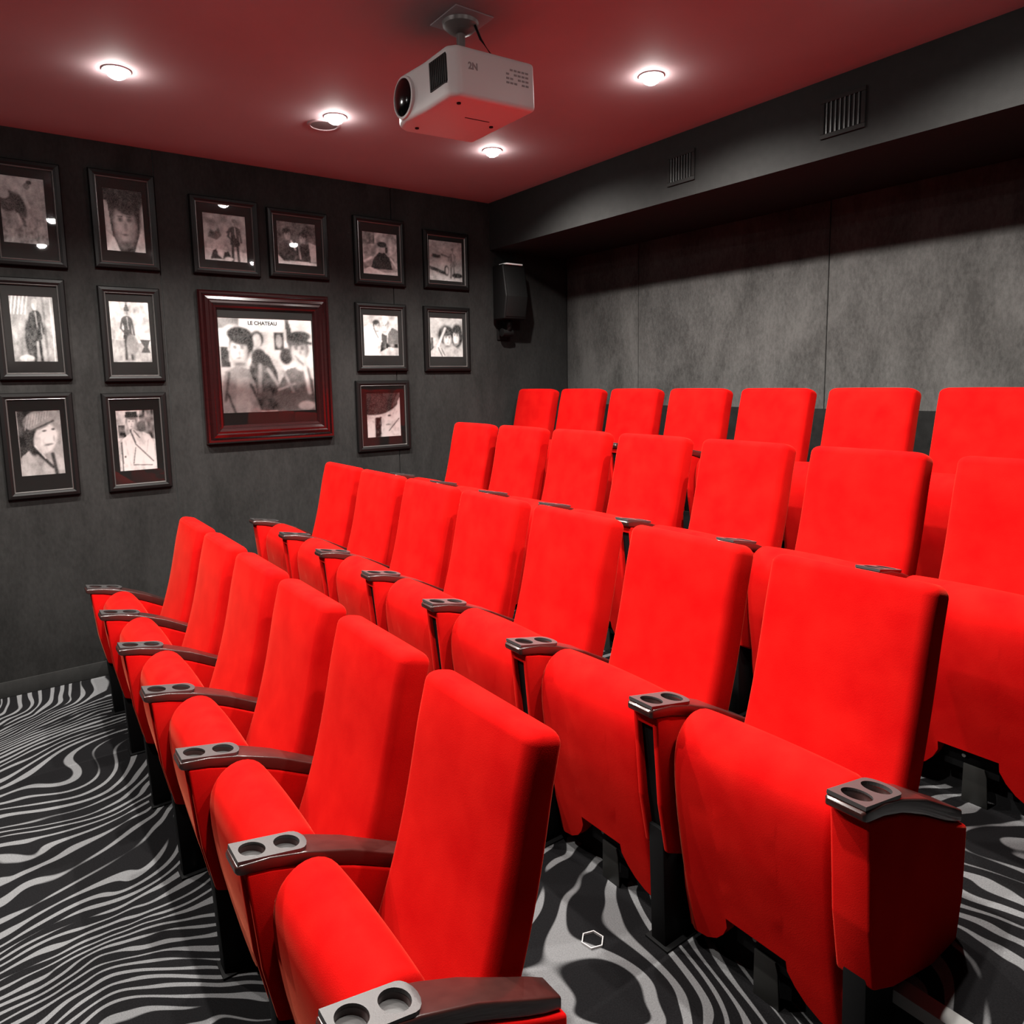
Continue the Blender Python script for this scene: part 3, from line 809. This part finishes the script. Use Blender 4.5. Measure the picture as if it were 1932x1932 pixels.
# ------------------------------------------------------------------ framed photographs
class Pic:
    """small greyscale drawing board: u to the right, v upward, both 0..1"""
    def __init__(s, w, h, base, seed, nx=None):
        s.nx = 64 if nx is None else nx; s.ny = max(8, int(s.nx * h / w))
        s.u, s.v = np.meshgrid(np.linspace(0, 1, s.nx + 1), np.linspace(0, 1, s.ny + 1))
        s.asp = h / w
        s.a = np.full(s.u.shape, float(base)); s.rng = np.random.RandomState(seed)
    def ell(s, cx, cy, rx, ry, val, rot=0, soft=0.25):
        c, n = math.cos(math.radians(rot)), math.sin(math.radians(rot))
        du = s.u - cx; dv = (s.v - cy) * s.asp
        a = (du * c + dv * n) / rx; b = (-du * n + dv * c) / (ry * s.asp)
        d = np.sqrt(a * a + b * b)
        m = np.clip((1 + soft / 2 - d) / soft, 0, 1)
        s.a = s.a * (1 - m) + val * m; return s
    def poly(s, pts, val):
        inside = np.zeros(s.u.shape, bool); n = len(pts); j = n - 1
        for i in range(n):
            xi, yi = pts[i]; xj, yj = pts[j]
            if yi != yj:
                cond = ((yi > s.v) != (yj > s.v)) & (s.u < (xj - xi) * (s.v - yi) / (yj - yi) + xi)
                inside ^= cond
            j = i
        s.a[inside] = val; return s
    def line(s, x0, y0, x1, y1, w, val):
        dx, dy = x1 - x0, (y1 - y0) * s.asp
        l2 = dx * dx + dy * dy + 1e-9
        t = np.clip(((s.u - x0) * dx + (s.v - y0) * s.asp * dy) / l2, 0, 1)
        d = np.sqrt((s.u - x0 - t * dx) ** 2 + ((s.v - y0) * s.asp - t * dy) ** 2)
        m = np.clip((w - d) / (w * 0.6), 0, 1)
        s.a = s.a * (1 - m) + val * m; return s
    def grad(s, v0, v1):
        s.a = s.a + v0 + (v1 - v0) * s.v; return s
    def mottle(s, amp, cells, band=(0, 1)):
        g = s.rng.rand(cells + 2, cells + 2)
        x = s.u * cells; y = s.v * cells; xi = x.astype(int); yi = y.astype(int); fx = x - xi; fy = y - yi
        val = g[yi, xi] * (1 - fx) * (1 - fy) + g[yi, xi + 1] * fx * (1 - fy) + g[yi + 1, xi] * (1 - fx) * fy + g[yi + 1, xi + 1] * fx * fy
        m = (s.v >= band[0]) & (s.v <= band[1])
        s.a = s.a + np.where(m, (val - 0.5) * amp, 0); return s
    def person(s, cx, top, h, coat, skin, hair, w=1.0, lean=0):
        """standing figure: top = crown v, h = height fraction"""
        k = h
        s.line(cx - 0.05 * w * k, top - 0.50 * k, cx - (0.08 + lean) * w * k, top - k, 0.050 * w * k, coat * 0.75)
        s.line(cx + 0.05 * w * k, top - 0.50 * k, cx + 0.08 * w * k, top - k, 0.050 * w * k, coat * 0.9)
        s.ell(cx, top - 0.27 * k, 0.145 * w * k, 0.085 * k, coat, 0, 0.2)
        s.poly([(cx - 0.115 * w * k, top - 0.24 * k), (cx - 0.05 * w * k, top - 0.19 * k), (cx + 0.06 * w * k, top - 0.19 * k), (cx + 0.12 * w * k, top - 0.25 * k), (cx + 0.105 * w * k, top - 0.42 * k), (cx + 0.13 * w * k, top - 0.62 * k), (cx, top - 0.66 * k), (cx - 0.125 * w * k, top - 0.61 * k), (cx - 0.09 * w * k, top - 0.42 * k)], coat)
        s.line(cx - 0.12 * w * k, top - 0.26 * k, cx - 0.17 * w * k, top - 0.42 * k, 0.040 * w * k, coat * 1.3)
        s.line(cx - 0.17 * w * k, top - 0.42 * k, cx - 0.09 * w * k, top - 0.50 * k, 0.032 * w * k, coat * 1.3)
        s.line(cx + 0.12 * w * k, top - 0.26 * k, cx + 0.17 * w * k, top - 0.54 * k, 0.038 * w * k, coat * 1.2)
        s.line(cx + 0.01 * w * k, top - 0.21 * k, cx + 0.03 * w * k, top - 0.44 * k, 0.014 * w * k, coat + 0.28)
        s.ell(cx, top - 0.105 * k, 0.055 * w * k, 0.075 * k, skin, 0, 0.3); s.ell(cx + 0.008 * k, top - 0.055 * k, 0.062 * w * k, 0.05 * k, hair, 0, 0.4)
        s.ell(cx + 0.018 * w * k, top - 0.12 * k, 0.022 * w * k, 0.05 * k, skin * 0.5, 0, 1.0)
        return s
    def face(s, cx, cy, rx, ry, skin, hair, turn=0.0):
        s.ell(cx, cy + ry * 0.22, rx * 1.18, ry * 1.12, hair, 0, 0.3)
        s.ell(cx + turn * rx * 0.25, cy - ry * 0.12, rx * 0.92, ry * 0.98, skin * 0.62, 0, 0.3)
        s.ell(cx + turn * rx * 0.45 - rx * 0.12, cy - ry * 0.10, rx * 0.66, ry * 0.88, skin, 0, 0.7)
        s.ell(cx - turn * rx * 0.4, cy + ry * 0.80, rx * 1.12, ry * 0.46, hair, 12 * turn, 0.35)
        for d in (-1, 1):
            s.ell(cx + (d * 0.36 + turn * 0.38) * rx, cy + ry * 0.16, rx * 0.22, ry * 0.11, skin * 0.30, 0, 1.0)
            s.line(cx + (d * 0.36 - 0.18 + turn * 0.38) * rx, cy + ry * 0.30, cx + (d * 0.36 + 0.18 + turn * 0.38) * rx, cy + ry * 0.31, rx * 0.07, hair + 0.02)
        s.ell(cx + (turn * 0.5 + 0.12) * rx, cy - ry * 0.18, rx * 0.14, ry * 0.26, skin * 0.60, 0, 1.0)
        s.ell(cx + turn * 0.42 * rx, cy - ry * 0.54, rx * 0.28, ry * 0.055, skin * 0.38, 0, 1.0)
        s.ell(cx + turn * 0.3 * rx, cy - ry * 0.98, rx * 0.6, ry * 0.14, skin * 0.35, 0, 1.0)
        return s
    def fractal(s):
        f = np.zeros_like(s.u); amp = 1.0; tot = 0.0
        for c in (5, 11, 23, 41):
            g = s.rng.rand(c + 2, c + 2); x = s.u * c; y = s.v * c; xi = x.astype(int); yi = y.astype(int); fx = x - xi; fy = y - yi
            f += amp * (g[yi, xi] * (1 - fx) * (1 - fy) + g[yi, xi + 1] * fx * (1 - fy) + g[yi + 1, xi] * (1 - fx) * fy + g[yi + 1, xi + 1] * fx * fy)
            tot += amp; amp *= 0.75
        return f / tot
    def out(s):
        f = s.fractal()
        s.a = s.a * (0.35 + 1.3 * f) + (f - 0.5) * 0.05
        b = s.a.copy()
        b[1:-1, 1:-1] = (s.a[1:-1, 1:-1] * 2 + s.a[:-2, 1:-1] + s.a[2:, 1:-1] + s.a[1:-1, :-2] + s.a[1:-1, 2:]) / 6
        s.a = b
        a = np.clip(s.a * 1.0 + (s.rng.rand(*s.a.shape) - 0.5) * 0.06, 0.008, 0.9)
        return a

def rect_frame(name, mat, parent, w, h, prof):
    """mitred moulding; prof: list of (inset from outer edge, height off wall); local y across, z up, x off the wall"""
    bm = bmesh.new(); rings = []
    for ins, ht in prof:
        rings.append([bm.verts.new((ht, y, z)) for y, z in ((-w / 2 + ins, ins), (w / 2 - ins, ins), (w / 2 - ins, h - ins), (-w / 2 + ins, h - ins))])
    rings.append(rings[0])
    for a, b_ in zip(rings, rings[1:]):
        for i in range(4):
            j = (i + 1) % 4
            bm.faces.new((a[i], a[j], b_[j], b_[i]))
    return obj_from_bm(name, bm, mat, parent)

def picture(label, y0, y1, z0, z1, py0, py1, pz0, pz1, drawing, big=False, fm=None, gain=1.0):
    w, h = y1 - y0, z1 - z0; cy = (y0 + y1) / 2
    t = empty('picture_frame', (XW, cy, z0))
    tag(t, label, 'picture', 'framed black and white photographs on the picture wall')
    if big:
        fr = rect_frame('frame', FRAME_RED, t, w, h, [(0, 0.0), (0, 0.034), (0.010, 0.046), (0.022, 0.046), (0.028, 0.038), (0.040, 0.052), (0.058, 0.058), (0.066, 0.050), (0.080, 0.052), (0.096, 0.036), (0.108, 0.034), (0.120, 0.018), (0.120, 0.004)])
        fw = 0.120; d = 0.016
    else:
        fr = rect_frame('frame', fm or FRAME_BLACK, t, w, h, [(0, 0.0), (0, 0.020), (0.006, 0.028), (0.022, 0.030), (0.034, 0.026), (0.036, 0.022), (0.036, 0.004)])
        rect_frame('frame_lip', FRAME_LIP, fr, w, h, [(0.0355, 0.012), (0.0345, 0.023), (0.0375, 0.0245), (0.0415, 0.019), (0.042, 0.012)])
        fw = 0.042; d = 0.012
    # mat board with a window (local z of frame bottom is 0)
    my0, my1 = -w / 2 + fw * 0.97, w / 2 - fw * 0.97
    mz0, mz1 = fw * 0.97, h - fw * 0.97
    qy0, qy1, qz0, qz1 = py0 - cy, py1 - cy, pz0 - z0, pz1 - z0
    bm = bmesh.new()
    for x in (d - 0.004, d - 0.001):
        O = [bm.verts.new((x, y, z)) for y, z in ((my0, mz0), (my1, mz0), (my1, mz1), (my0, mz1))]
        I = [bm.verts.new((x, y, z)) for y, z in ((qy0, qz0), (qy1, qz0), (qy1, qz1), (qy0, qz1))]
        for i in range(4):
            j = (i + 1) % 4
            bm.faces.new((O[i], O[j], I[j], I[i]))
        if x < d - 0.002: prev = I
        else:
            for i in range(4):
                j = (i + 1) % 4
                bm.faces.new((prev[i], prev[j], I[j], I[i]))
    obj_from_bm('mat_board', bm, MAT_BOARD, t)
    # the photograph: a sheet behind the window, tones stored per point
    a = np.clip(drawing.out() * gain, 0.006, 0.92); ny, nx = a.shape
    e = 0.004
    ys = np.linspace(qy0 - e, qy1 + e, nx); zs = np.linspace(qz0 - e, qz1 + e, ny)
    verts = [(d - 0.0045, float(y), float(z)) for z in zs for y in ys]
    faces = [(r * nx + c, r * nx + c + 1, (r + 1) * nx + c + 1, (r + 1) * nx + c) for r in range(ny - 1) for c in range(nx - 1)]
    me = bpy.data.meshes.new('photograph'); me.from_pydata(verts, [], faces); me.materials.append(PRINT)
    col = me.color_attributes.new('print', 'FLOAT_COLOR', 'POINT')
    f = a.ravel()
    buf = np.ones((len(f), 4), np.float32); buf[:, 0] = f; buf[:, 1] = f * 0.97; buf[:, 2] = f * 0.95
    col.data.foreach_set('color', buf.ravel())
    po = bpy.data.objects.new('photograph', me); C.objects.link(po); po.parent = t
    box_obj('glass_pane', GLASS, t, d + 0.001, d + 0.003, my0, my1, mz0, mz1)
    return t, po

def P(seed, base, w=0.22, h=0.37): return Pic(w, h, base, seed)

# column nearest the screen
d = P(1, 0.22).mottle(0.10, 16).grad(-0.04, 0.02)
d.poly([(0, 0.82), (1, 0.80), (1, 1), (0, 1)], 0.26).ell(0.18, 0.62, 0.22, 0.16, 0.04).ell(0.42, 0.55, 0.13, 0.20, 0.05, 12).line(0.45, 0.45, 0.50, 0.28, 0.05, 0.08).line(0.36, 0.44, 0.42, 0.30, 0.04, 0.30)
d.ell(0.60, 0.86, 0.07, 0.05, 0.12).ell(0.66, 0.92, 0.06, 0.03, 0.03).line(0.52, 0.75, 0.62, 0.55, 0.04, 0.30).ell(0.10, 0.72, 0.12, 0.07, 0.20).mottle(0.16, 30, (0, 0.4))
picture('black framed photo of a dark horse and rider at the upper left edge', 0.128, 0.485, 2.500, 3.085, 0.187, 0.401, 2.628, 2.993, d, gain=1.5)
d = P(2, 0.26).mottle(0.20, 10)
for i in range(5): d.line(0.1 + 0.08 * i, 1.0, 0.02 + 0.08 * i, 0.72, 0.02, 0.6)
d.poly([(0.62, 0), (1, 0), (1, 1), (0.62, 1)], 0.30).line(0.92, 1, 0.93, 0, 0.02, 0.6).line(0.75, 1, 0.77, 0, 0.04, 0.18)
d.person(0.56, 0.96, 0.98, 0.05, 0.62, 0.42, 0.95).ell(0.42, 0.35, 0.12, 0.30, 0.05).ell(0.30, 0.06, 0.16, 0.05, 0.5).mottle(0.10, 26)
picture('black framed photo of a standing man in a dark suit at the left edge', 0.100, 0.457, 1.855, 2.436, 0.180, 0.391, 1.962, 2.335, d)
d = P(3, 0.30).poly([(0, 0), (0.60, 0), (0.62, 1), (0, 1)], 0.035).mottle(0.10, 14)
d.poly([(0, 0), (1, 0), (0.98, 0.22), (0.72, 0.40), (0.34, 0.44), (0.05, 0.30)], 0.34).ell(0.34, 0.52, 0.14, 0.22, 0.03).ell(0.60, 0.56, 0.24, 0.23, 0.50, -14, 0.15).ell(0.66, 0.56, 0.18, 0.19, 0.72, -14, 0.6)
d.ell(0.46, 0.84, 0.32, 0.14, 0.24, 20, 0.12)
for i in range(9): d.line(0.18 + 0.065 * i, 0.70 + 0.022 * i, 0.26 + 0.06 * i, 0.92 + 0.008 * i, 0.012, 0.42)
d.line(0.22, 0.66, 0.82, 0.83, 0.035, 0.06).ell(0.60, 0.68, 0.055, 0.016, 0.05, 8, 0.9).ell(0.80, 0.70, 0.045, 0.016, 0.05, 8, 0.9).ell(0.80, 0.56, 0.03, 0.05, 0.36, 0, 0.9).ell(0.68, 0.47, 0.10, 0.018, 0.18, 10, 0.9)
d.line(0.28, 0.46, 0.72, 0.12, 0.055, 0.03).line(0.74, 0.32, 0.80, 0.0, 0.06, 0.04).line(0.36, 0.46, 0.58, 0.26, 0.018, 0.66).line(0.02, 0.0, 0.02, 1.0, 0.012, 0.6)
picture('black framed portrait of a smiling woman in a knitted cap, lowest at the left edge', 0.080, 0.445, 1.167, 1.783, 0.159, 0.375, 1.300, 1.678, d, gain=1.4)
# second column
d = P(4, 0.05).poly([(0, 0.0), (0.22, 0), (0.10, 0.8), (0, 0.8)], 0.30).poly([(0.85, 0.2), (1, 0.2), (1, 0.85), (0.9, 0.85)], 0.34)
d.face(0.56, 0.46, 0.30, 0.34, 0.30, 0.035, -0.5).poly([(0.0, 0.0), (0.35, 0), (0.22, 0.22), (0.0, 0.34)], 0.42).poly([(0.70, 0), (1, 0), (1, 0.35), (0.86, 0.30)], 0.40).ell(0.55, 0.90, 0.60, 0.18, 0.03)
d.line(0.40, 0.80, 0.50, 0.66, 0.03, 0.03).line(0.62, 0.82, 0.60, 0.68, 0.03, 0.03).mottle(0.05, 20)
picture('dark framed close-up portrait of a dark haired man, top of the second column', 0.625, 0.983, 2.522, 3.095, 0.698, 0.909, 2.629, 2.994, d, gain=1.5)
d = P(5, 0.50).mottle(0.35, 14).poly([(0, 0), (1, 0), (1, 0.30), (0, 0.38)], 0.34).mottle(0.2, 22)
d.person(0.42, 0.92, 0.86, 0.07, 0.35, 0.10, 1.1).poly([(0.36, 0.84), (0.50, 0.84), (0.43, 0.99)], 0.08).ell(0.50, 0.30, 0.13, 0.16, 0.30).poly([(0.70, 0.38), (0.98, 0.38), (0.90, 0.26), (0.96, 0.16), (0.72, 0.16), (0.80, 0.26)], 0.06)
picture('dark framed photo of a figure in a pointed hat in a pale landscape', 0.623, 0.965, 1.838, 2.415, 0.681, 0.897, 1.960, 2.328, d)
d = P(6, 0.40).poly([(0.0, 0.72), (0.5, 0.72), (0.5, 1), (0, 1)], 0.52).poly([(0.06, 0.55), (0.24, 0.55), (0.22, 0.75), (0.06, 0.75)], 0.07).poly([(0.58, 0.58), (1, 0.50), (1, 1), (0.62, 1)], 0.14).mottle(0.4, 18, (0.5, 1))
d.poly([(0.04, 0.0), (0.96, 0.0), (0.94, 0.46), (0.84, 0.58), (0.60, 0.66), (0.34, 0.62), (0.14, 0.52), (0.08, 0.30)], 0.62).face(0.40, 0.79, 0.12, 0.12, 0.66, 0.12, -0.2).poly([(0.24, 0.87), (0.57, 0.87), (0.55, 0.965), (0.26, 0.965)], 0.015).ell(0.64, 0.72, 0.12, 0.09, 0.10)
d.poly([(0.08, 0.0), (0.12, 0.0), (0.14, 0.50), (0.08, 0.46)], 0.10).line(0.36, 0.66, 0.46, 0.46, 0.03, 0.04).line(0.46, 0.44, 0.90, 0.14, 0.022, 0.03).line(0.46, 0.38, 0.38, 0.12, 0.016, 0.04).line(0.38, 0.10, 0.86, 0.08, 0.018, 0.05).ell(0.46, 0.62, 0.06, 0.07, 0.66, 30).line(0.44, 0.66, 0.58, 0.54, 0.022, 0.07).line(0.20, 0.50, 0.30, 0.10, 0.03, 0.48).line(0.80, 0.50, 0.74, 0.30, 0.02, 0.42).ell(0.18, 0.24, 0.025, 0.02, 0.05)
picture('reddish dark framed photo of a person in white coat and dark cap', 0.595, 0.958, 1.161, 1.771, 0.667, 0.879, 1.285, 1.662, d, gain=1.5)
# above the large frame
d = P(7, 0.24, 0.27, 0.30).mottle(0.14, 12).grad(0.06, -0.03).poly([(0, 0), (1, 0), (1, 0.22), (0, 0.26)], 0.45).mottle(0.15, 20, (0, 0.4))
d.person(0.72, 0.92, 0.90, 0.04, 0.30, 0.10, 1.0).poly([(0.10, 0.50), (0.18, 0.66), (0.26, 0.60), (0.36, 0.70), (0.42, 0.54), (0.30, 0.44)], 0.09).poly([(0.14, 0.04), (0.20, 0.22), (0.28, 0.26), (0.34, 0.12), (0.42, 0.05)], 0.03).ell(0.25, 0.31, 0.04, 0.05, 0.32).poly([(0.42, 0.05), (0.46, 0.20), (0.56, 0.22), (0.62, 0.08)], 0.035).ell(0.51, 0.27, 0.04, 0.05, 0.34).ell(0.36, 0.16, 0.05, 0.05, 0.5).line(0.55, 0.62, 0.66, 0.72, 0.03, 0.04).ell(0.56, 0.06, 0.10, 0.04, 0.55)
picture('black framed photo of one standing and some seated figures, above the large frame', 1.178, 1.608, 2.528, 3.019, 1.257, 1.526, 2.621, 2.918, d, gain=1.4)
d = P(8, 0.08, 0.27, 0.29).mottle(0.08, 12).face(0.26, 0.68, 0.09, 0.13, 0.24, 0.03, 0.4).face(0.66, 0.62, 0.09, 0.13, 0.26, 0.03, -0.4)
d.poly([(0.05, 0.12), (0.42, 0.10), (0.44, 0.46), (0.20, 0.56), (0.05, 0.48)], 0.05).poly([(0.48, 0.10), (0.90, 0.08), (0.80, 0.50), (0.62, 0.52), (0.50, 0.40)], 0.035).poly([(0, 0), (1, 0), (1, 0.08), (0.5, 0.10), (0.16, 0.08), (0.0, 0.22)], 0.46).poly([(0.84, 0.1), (1, 0.1), (1, 0.5), (0.80, 0.56)], 0.32)
d.line(0.36, 0.55, 0.46, 0.36, 0.025, 0.55).line(0.54, 0.44, 0.58, 0.16, 0.03, 0.30).mottle(0.06, 24)
picture('black framed dark photo of two seated people, right above the large frame', 1.669, 2.096, 2.540, 3.000, 1.736, 2.010, 2.635, 2.920, d, gain=1.5)
# the large mahogany frame
d = Pic(0.646, 0.633, 0.58, 9, 96)
d.poly([(0, 0.88), (0.22, 0.88), (0.22, 1), (0, 1)], 0.20).mottle(0.12, 14).poly([(0.24, 0.86), (0.70, 0.86), (0.70, 1), (0.24, 1)], 0.62).ell(0.16, 0.78, 0.13, 0.14, 0.72)
d.poly([(0.03, 0.48), (0.12, 0.48), (0.10, 0.70), (0.02, 0.70)], 0.05).poly([(0.58, 0.66), (0.68, 0.66), (0.68, 0.86), (0.58, 0.86)], 0.05).ell(0.63, 0.76, 0.035, 0.07, 0.35).ell(0.40, 0.78, 0.07, 0.09, 0.08).ell(0.40, 0.76, 0.045, 0.075, 0.50).poly([(0.72, 0.72), (0.80, 0.72), (0.74, 1), (0.70, 1)], 0.08)
d.poly([(0.30, 0.02), (0.62, 0.02), (0.60, 0.42), (0.52, 0.60), (0.45, 0.66), (0.36, 0.62), (0.30, 0.46)], 0.10).mottle(0.12, 30, (0, 0.6)).ell(0.41, 0.58, 0.08, 0.10, 0.06).ell(0.70, 0.60, 0.07, 0.09, 0.05).line(0.42, 0.50, 0.40, 0.22, 0.03, 0.28).line(0.50, 0.46, 0.62, 0.26, 0.025, 0.35)
d.poly([(0.02, 0), (0.40, 0), (0.36, 0.30), (0.30, 0.46), (0.18, 0.50), (0.06, 0.44), (0.02, 0.24)], 0.32).poly([(0.14, 0.0), (0.30, 0.0), (0.30, 0.36), (0.18, 0.44)], 0.40).poly([(0.58, 0), (1, 0), (0.98, 0.34), (0.86, 0.50), (0.70, 0.46), (0.60, 0.28)], 0.14).line(0.10, 0.42, 0.05, 0.14, 0.02, 0.10).line(0.08, 0.20, 0.14, 0.0, 0.016, 0.06).line(0.31, 0.30, 0.42, 0.04, 0.02, 0.06)
d.mottle(0.10, 26, (0, 0.5)).face(0.22, 0.66, 0.095, 0.15, 0.60, 0.05, -0.35).ell(0.22, 0.83, 0.13, 0.075, 0.04).ell(0.33, 0.74, 0.035, 0.10, 0.04).face(0.84, 0.66, 0.095, 0.14, 0.50, 0.10, 0.15).ell(0.86, 0.82, 0.12, 0.055, 0.06).line(0.76, 0.80, 0.98, 0.74, 0.022, 0.05).ell(0.86, 0.53, 0.08, 0.09, 0.55, 20).line(0.80, 0.60, 0.88, 0.52, 0.012, 0.25).line(0.82, 0.56, 0.90, 0.49, 0.012, 0.25)
d.line(0.92, 0.46, 0.99, 0.12, 0.035, 0.10).line(0.90, 0.48, 0.94, 0.20, 0.03, 0.62).ell(0.68, 0.16, 0.11, 0.12, 0.12).line(0.60, 0.24, 0.78, 0.30, 0.015, 0.4).line(0.66, 0.44, 0.76, 0.22, 0.02, 0.34).ell(0.90, 0.06, 0.09, 0.05, 0.5)
big, bigphoto = picture('large square photograph of two men in a wide glossy mahogany frame', 1.186, 2.072, 1.420, 2.425, 1.299, 1.945, 1.621, 2.254, d, big=True)
lm = Matrix.Translation((0.0120, 1.60 - 1.629, 2.222 - 1.420)) @ Matrix(((0, 0, 1, 0), (1, 0, 0, 0), (0, 1, 0, 0), (0, 0, 0, 1)))
text_mesh('lettering', 'LE CHATEAU', 0.034, PRINT_BLACK, bigphoto, lm, 0.0002)
# two right-hand columns
d = P(10, 0.26, 0.28, 0.30).mottle(0.25, 14).grad(0.0, 0.02).poly([(0.0, 0.7), (0.35, 0.72), (0.35, 1), (0, 1)], 0.10).mottle(0.18, 18)
d.poly([(0.22, 0.14), (0.84, 0.14), (0.76, 0.42), (0.62, 0.54), (0.48, 0.54), (0.32, 0.40)], 0.025).ell(0.55, 0.64, 0.09, 0.12, 0.28).ell(0.56, 0.72, 0.14, 0.07, 0.02).ell(0.68, 0.60, 0.04, 0.08, 0.02).poly([(0, 0), (1, 0), (1, 0.10), (0.6, 0.06), (0.2, 0.18), (0, 0.10)], 0.5).line(0.05, 0.30, 0.25, 0.40, 0.04, 0.5).line(0.80, 0.40, 0.96, 0.20, 0.03, 0.5)
picture('black framed photo of a man in a dark hat among a crowd', 2.294, 2.712, 2.530, 3.022, 2.368, 2.650, 2.614, 2.917, d, gain=1.5)
d = P(11, 0.50, 0.29, 0.30).mottle(0.35, 12, (0.4, 1)).poly([(0.0, 0.12), (0.40, 0.10), (0.42, 0.55), (0.25, 0.78), (0.06, 0.72), (0, 0.5)], 0.66).face(0.38, 0.72, 0.085, 0.12, 0.58, 0.06, 0.5).face(0.62, 0.72, 0.085, 0.13, 0.60, 0.25, -0.5).ell(0.62, 0.86, 0.07, 0.08, 0.7)
d.poly([(0.66, 0.22), (0.98, 0.20), (1, 0.62), (0.82, 0.70), (0.70, 0.55)], 0.12).poly([(0.46, 0.10), (0.68, 0.20), (0.66, 0.50), (0.52, 0.56)], 0.05).line(0.30, 0.52, 0.50, 0.36, 0.03, 0.6).line(0.30, 0.66, 0.42, 0.44, 0.018, 0.05).mottle(0.3, 18, (0, 0.3)).poly([(0, 0), (0.5, 0), (0.40, 0.10), (0, 0.10)], 0.75)
picture('dark framed photo of two people face to face, middle of the fifth column', 2.285, 2.706, 1.894, 2.400, 2.348, 2.635, 2.012, 2.313, d)
d = P(12, 0.60, 0.28, 0.34).poly([(0.0, 0.0), (0.22, 0), (0.24, 0.42), (0.0, 0.42)], 0.66).poly([(0.24, 0), (0.40, 0), (0.44, 0.46), (0.24, 0.44)], 0.04).mottle(0.2, 16)
d.ell(0.60, 0.38, 0.17, 0.20, 0.55).ell(0.66, 0.48, 0.05, 0.02, 0.08).ell(0.62, 0.28, 0.07, 0.02, 0.2).poly([(0.64, 0.0), (1, 0.0), (1, 0.35), (0.86, 0.30)], 0.70).line(0.64, 0.14, 0.98, 0.44, 0.02, 0.06).ell(0.22, 0.96, 0.80, 0.46, 0.035, 0, 0.04).line(0.80, 0.70, 1.0, 1.0, 0.05, 0.10).poly([(0.88, 0.45), (1, 0.4), (1, 0.9), (0.92, 0.8)], 0.66)
picture('reddish dark framed photo of a face under a huge round dark hat brim', 2.262, 2.708, 1.288, 1.824, 2.347, 2.628, 1.394, 1.730, d, gain=1.4)
d = P(13, 0.27, 0.30, 0.31).mottle(0.05, 12).poly([(0.0, 0), (1, 0), (1, 0.14), (0.60, 0.10), (0, 0.28)], 0.36).poly([(0.02, 0.40), (0.10, 0.56), (0.55, 0.50), (0.80, 0.36), (0.82, 0.22), (0.55, 0.16), (0.04, 0.30)], 0.34).poly([(0.02, 0.28), (0.56, 0.14), (0.58, 0.22), (0.03, 0.36)], 0.05).poly([(0.08, 0.58), (0.34, 0.56), (0.36, 0.64), (0.10, 0.66)], 0.05)
d.ell(0.52, 0.27, 0.07, 0.13, 0.05).ell(0.53, 0.27, 0.04, 0.09, 0.4).person(0.70, 0.84, 0.74, 0.14, 0.30, 0.10, 0.9).ell(0.84, 0.16, 0.16, 0.06, 0.03).line(0.38, 0.66, 0.60, 0.60, 0.03, 0.10).mottle(0.08, 20)
picture('black framed photo of a figure standing beside an old car', 2.875, 3.293, 2.538, 2.985, 2.929, 3.233, 2.606, 2.912, d, gain=1.4)
d = P(14, 0.42, 0.30, 0.31).mottle(0.15, 10).poly([(0.0, 0.0), (0.12, 0), (0.10, 0.5), (0.02, 0.5)], 0.06).ell(0.50, 0.56, 0.26, 0.24, 0.05).ell(0.82, 0.54, 0.18, 0.30, 0.04).face(0.52, 0.46, 0.13, 0.19, 0.52, 0.05, 0.3).face(0.80, 0.52, 0.10, 0.19, 0.56, 0.04, -0.3)
d.poly([(0.0, 0.0), (1, 0), (1, 0.14), (0.74, 0.26), (0.40, 0.22), (0.2, 0.30), (0, 0.14)], 0.46).line(0.22, 0.24, 0.46, 0.72, 0.045, 0.62).line(0.24, 0.24, 0.36, 0.02, 0.02, 0.05).line(0.34, 0.22, 0.44, 0.04, 0.016, 0.06).mottle(0.10, 22)
picture('dark framed photo of two women cheek to cheek, lower of the last column', 2.859, 3.290, 1.891, 2.400, 2.918, 3.221, 2.007, 2.315, d)
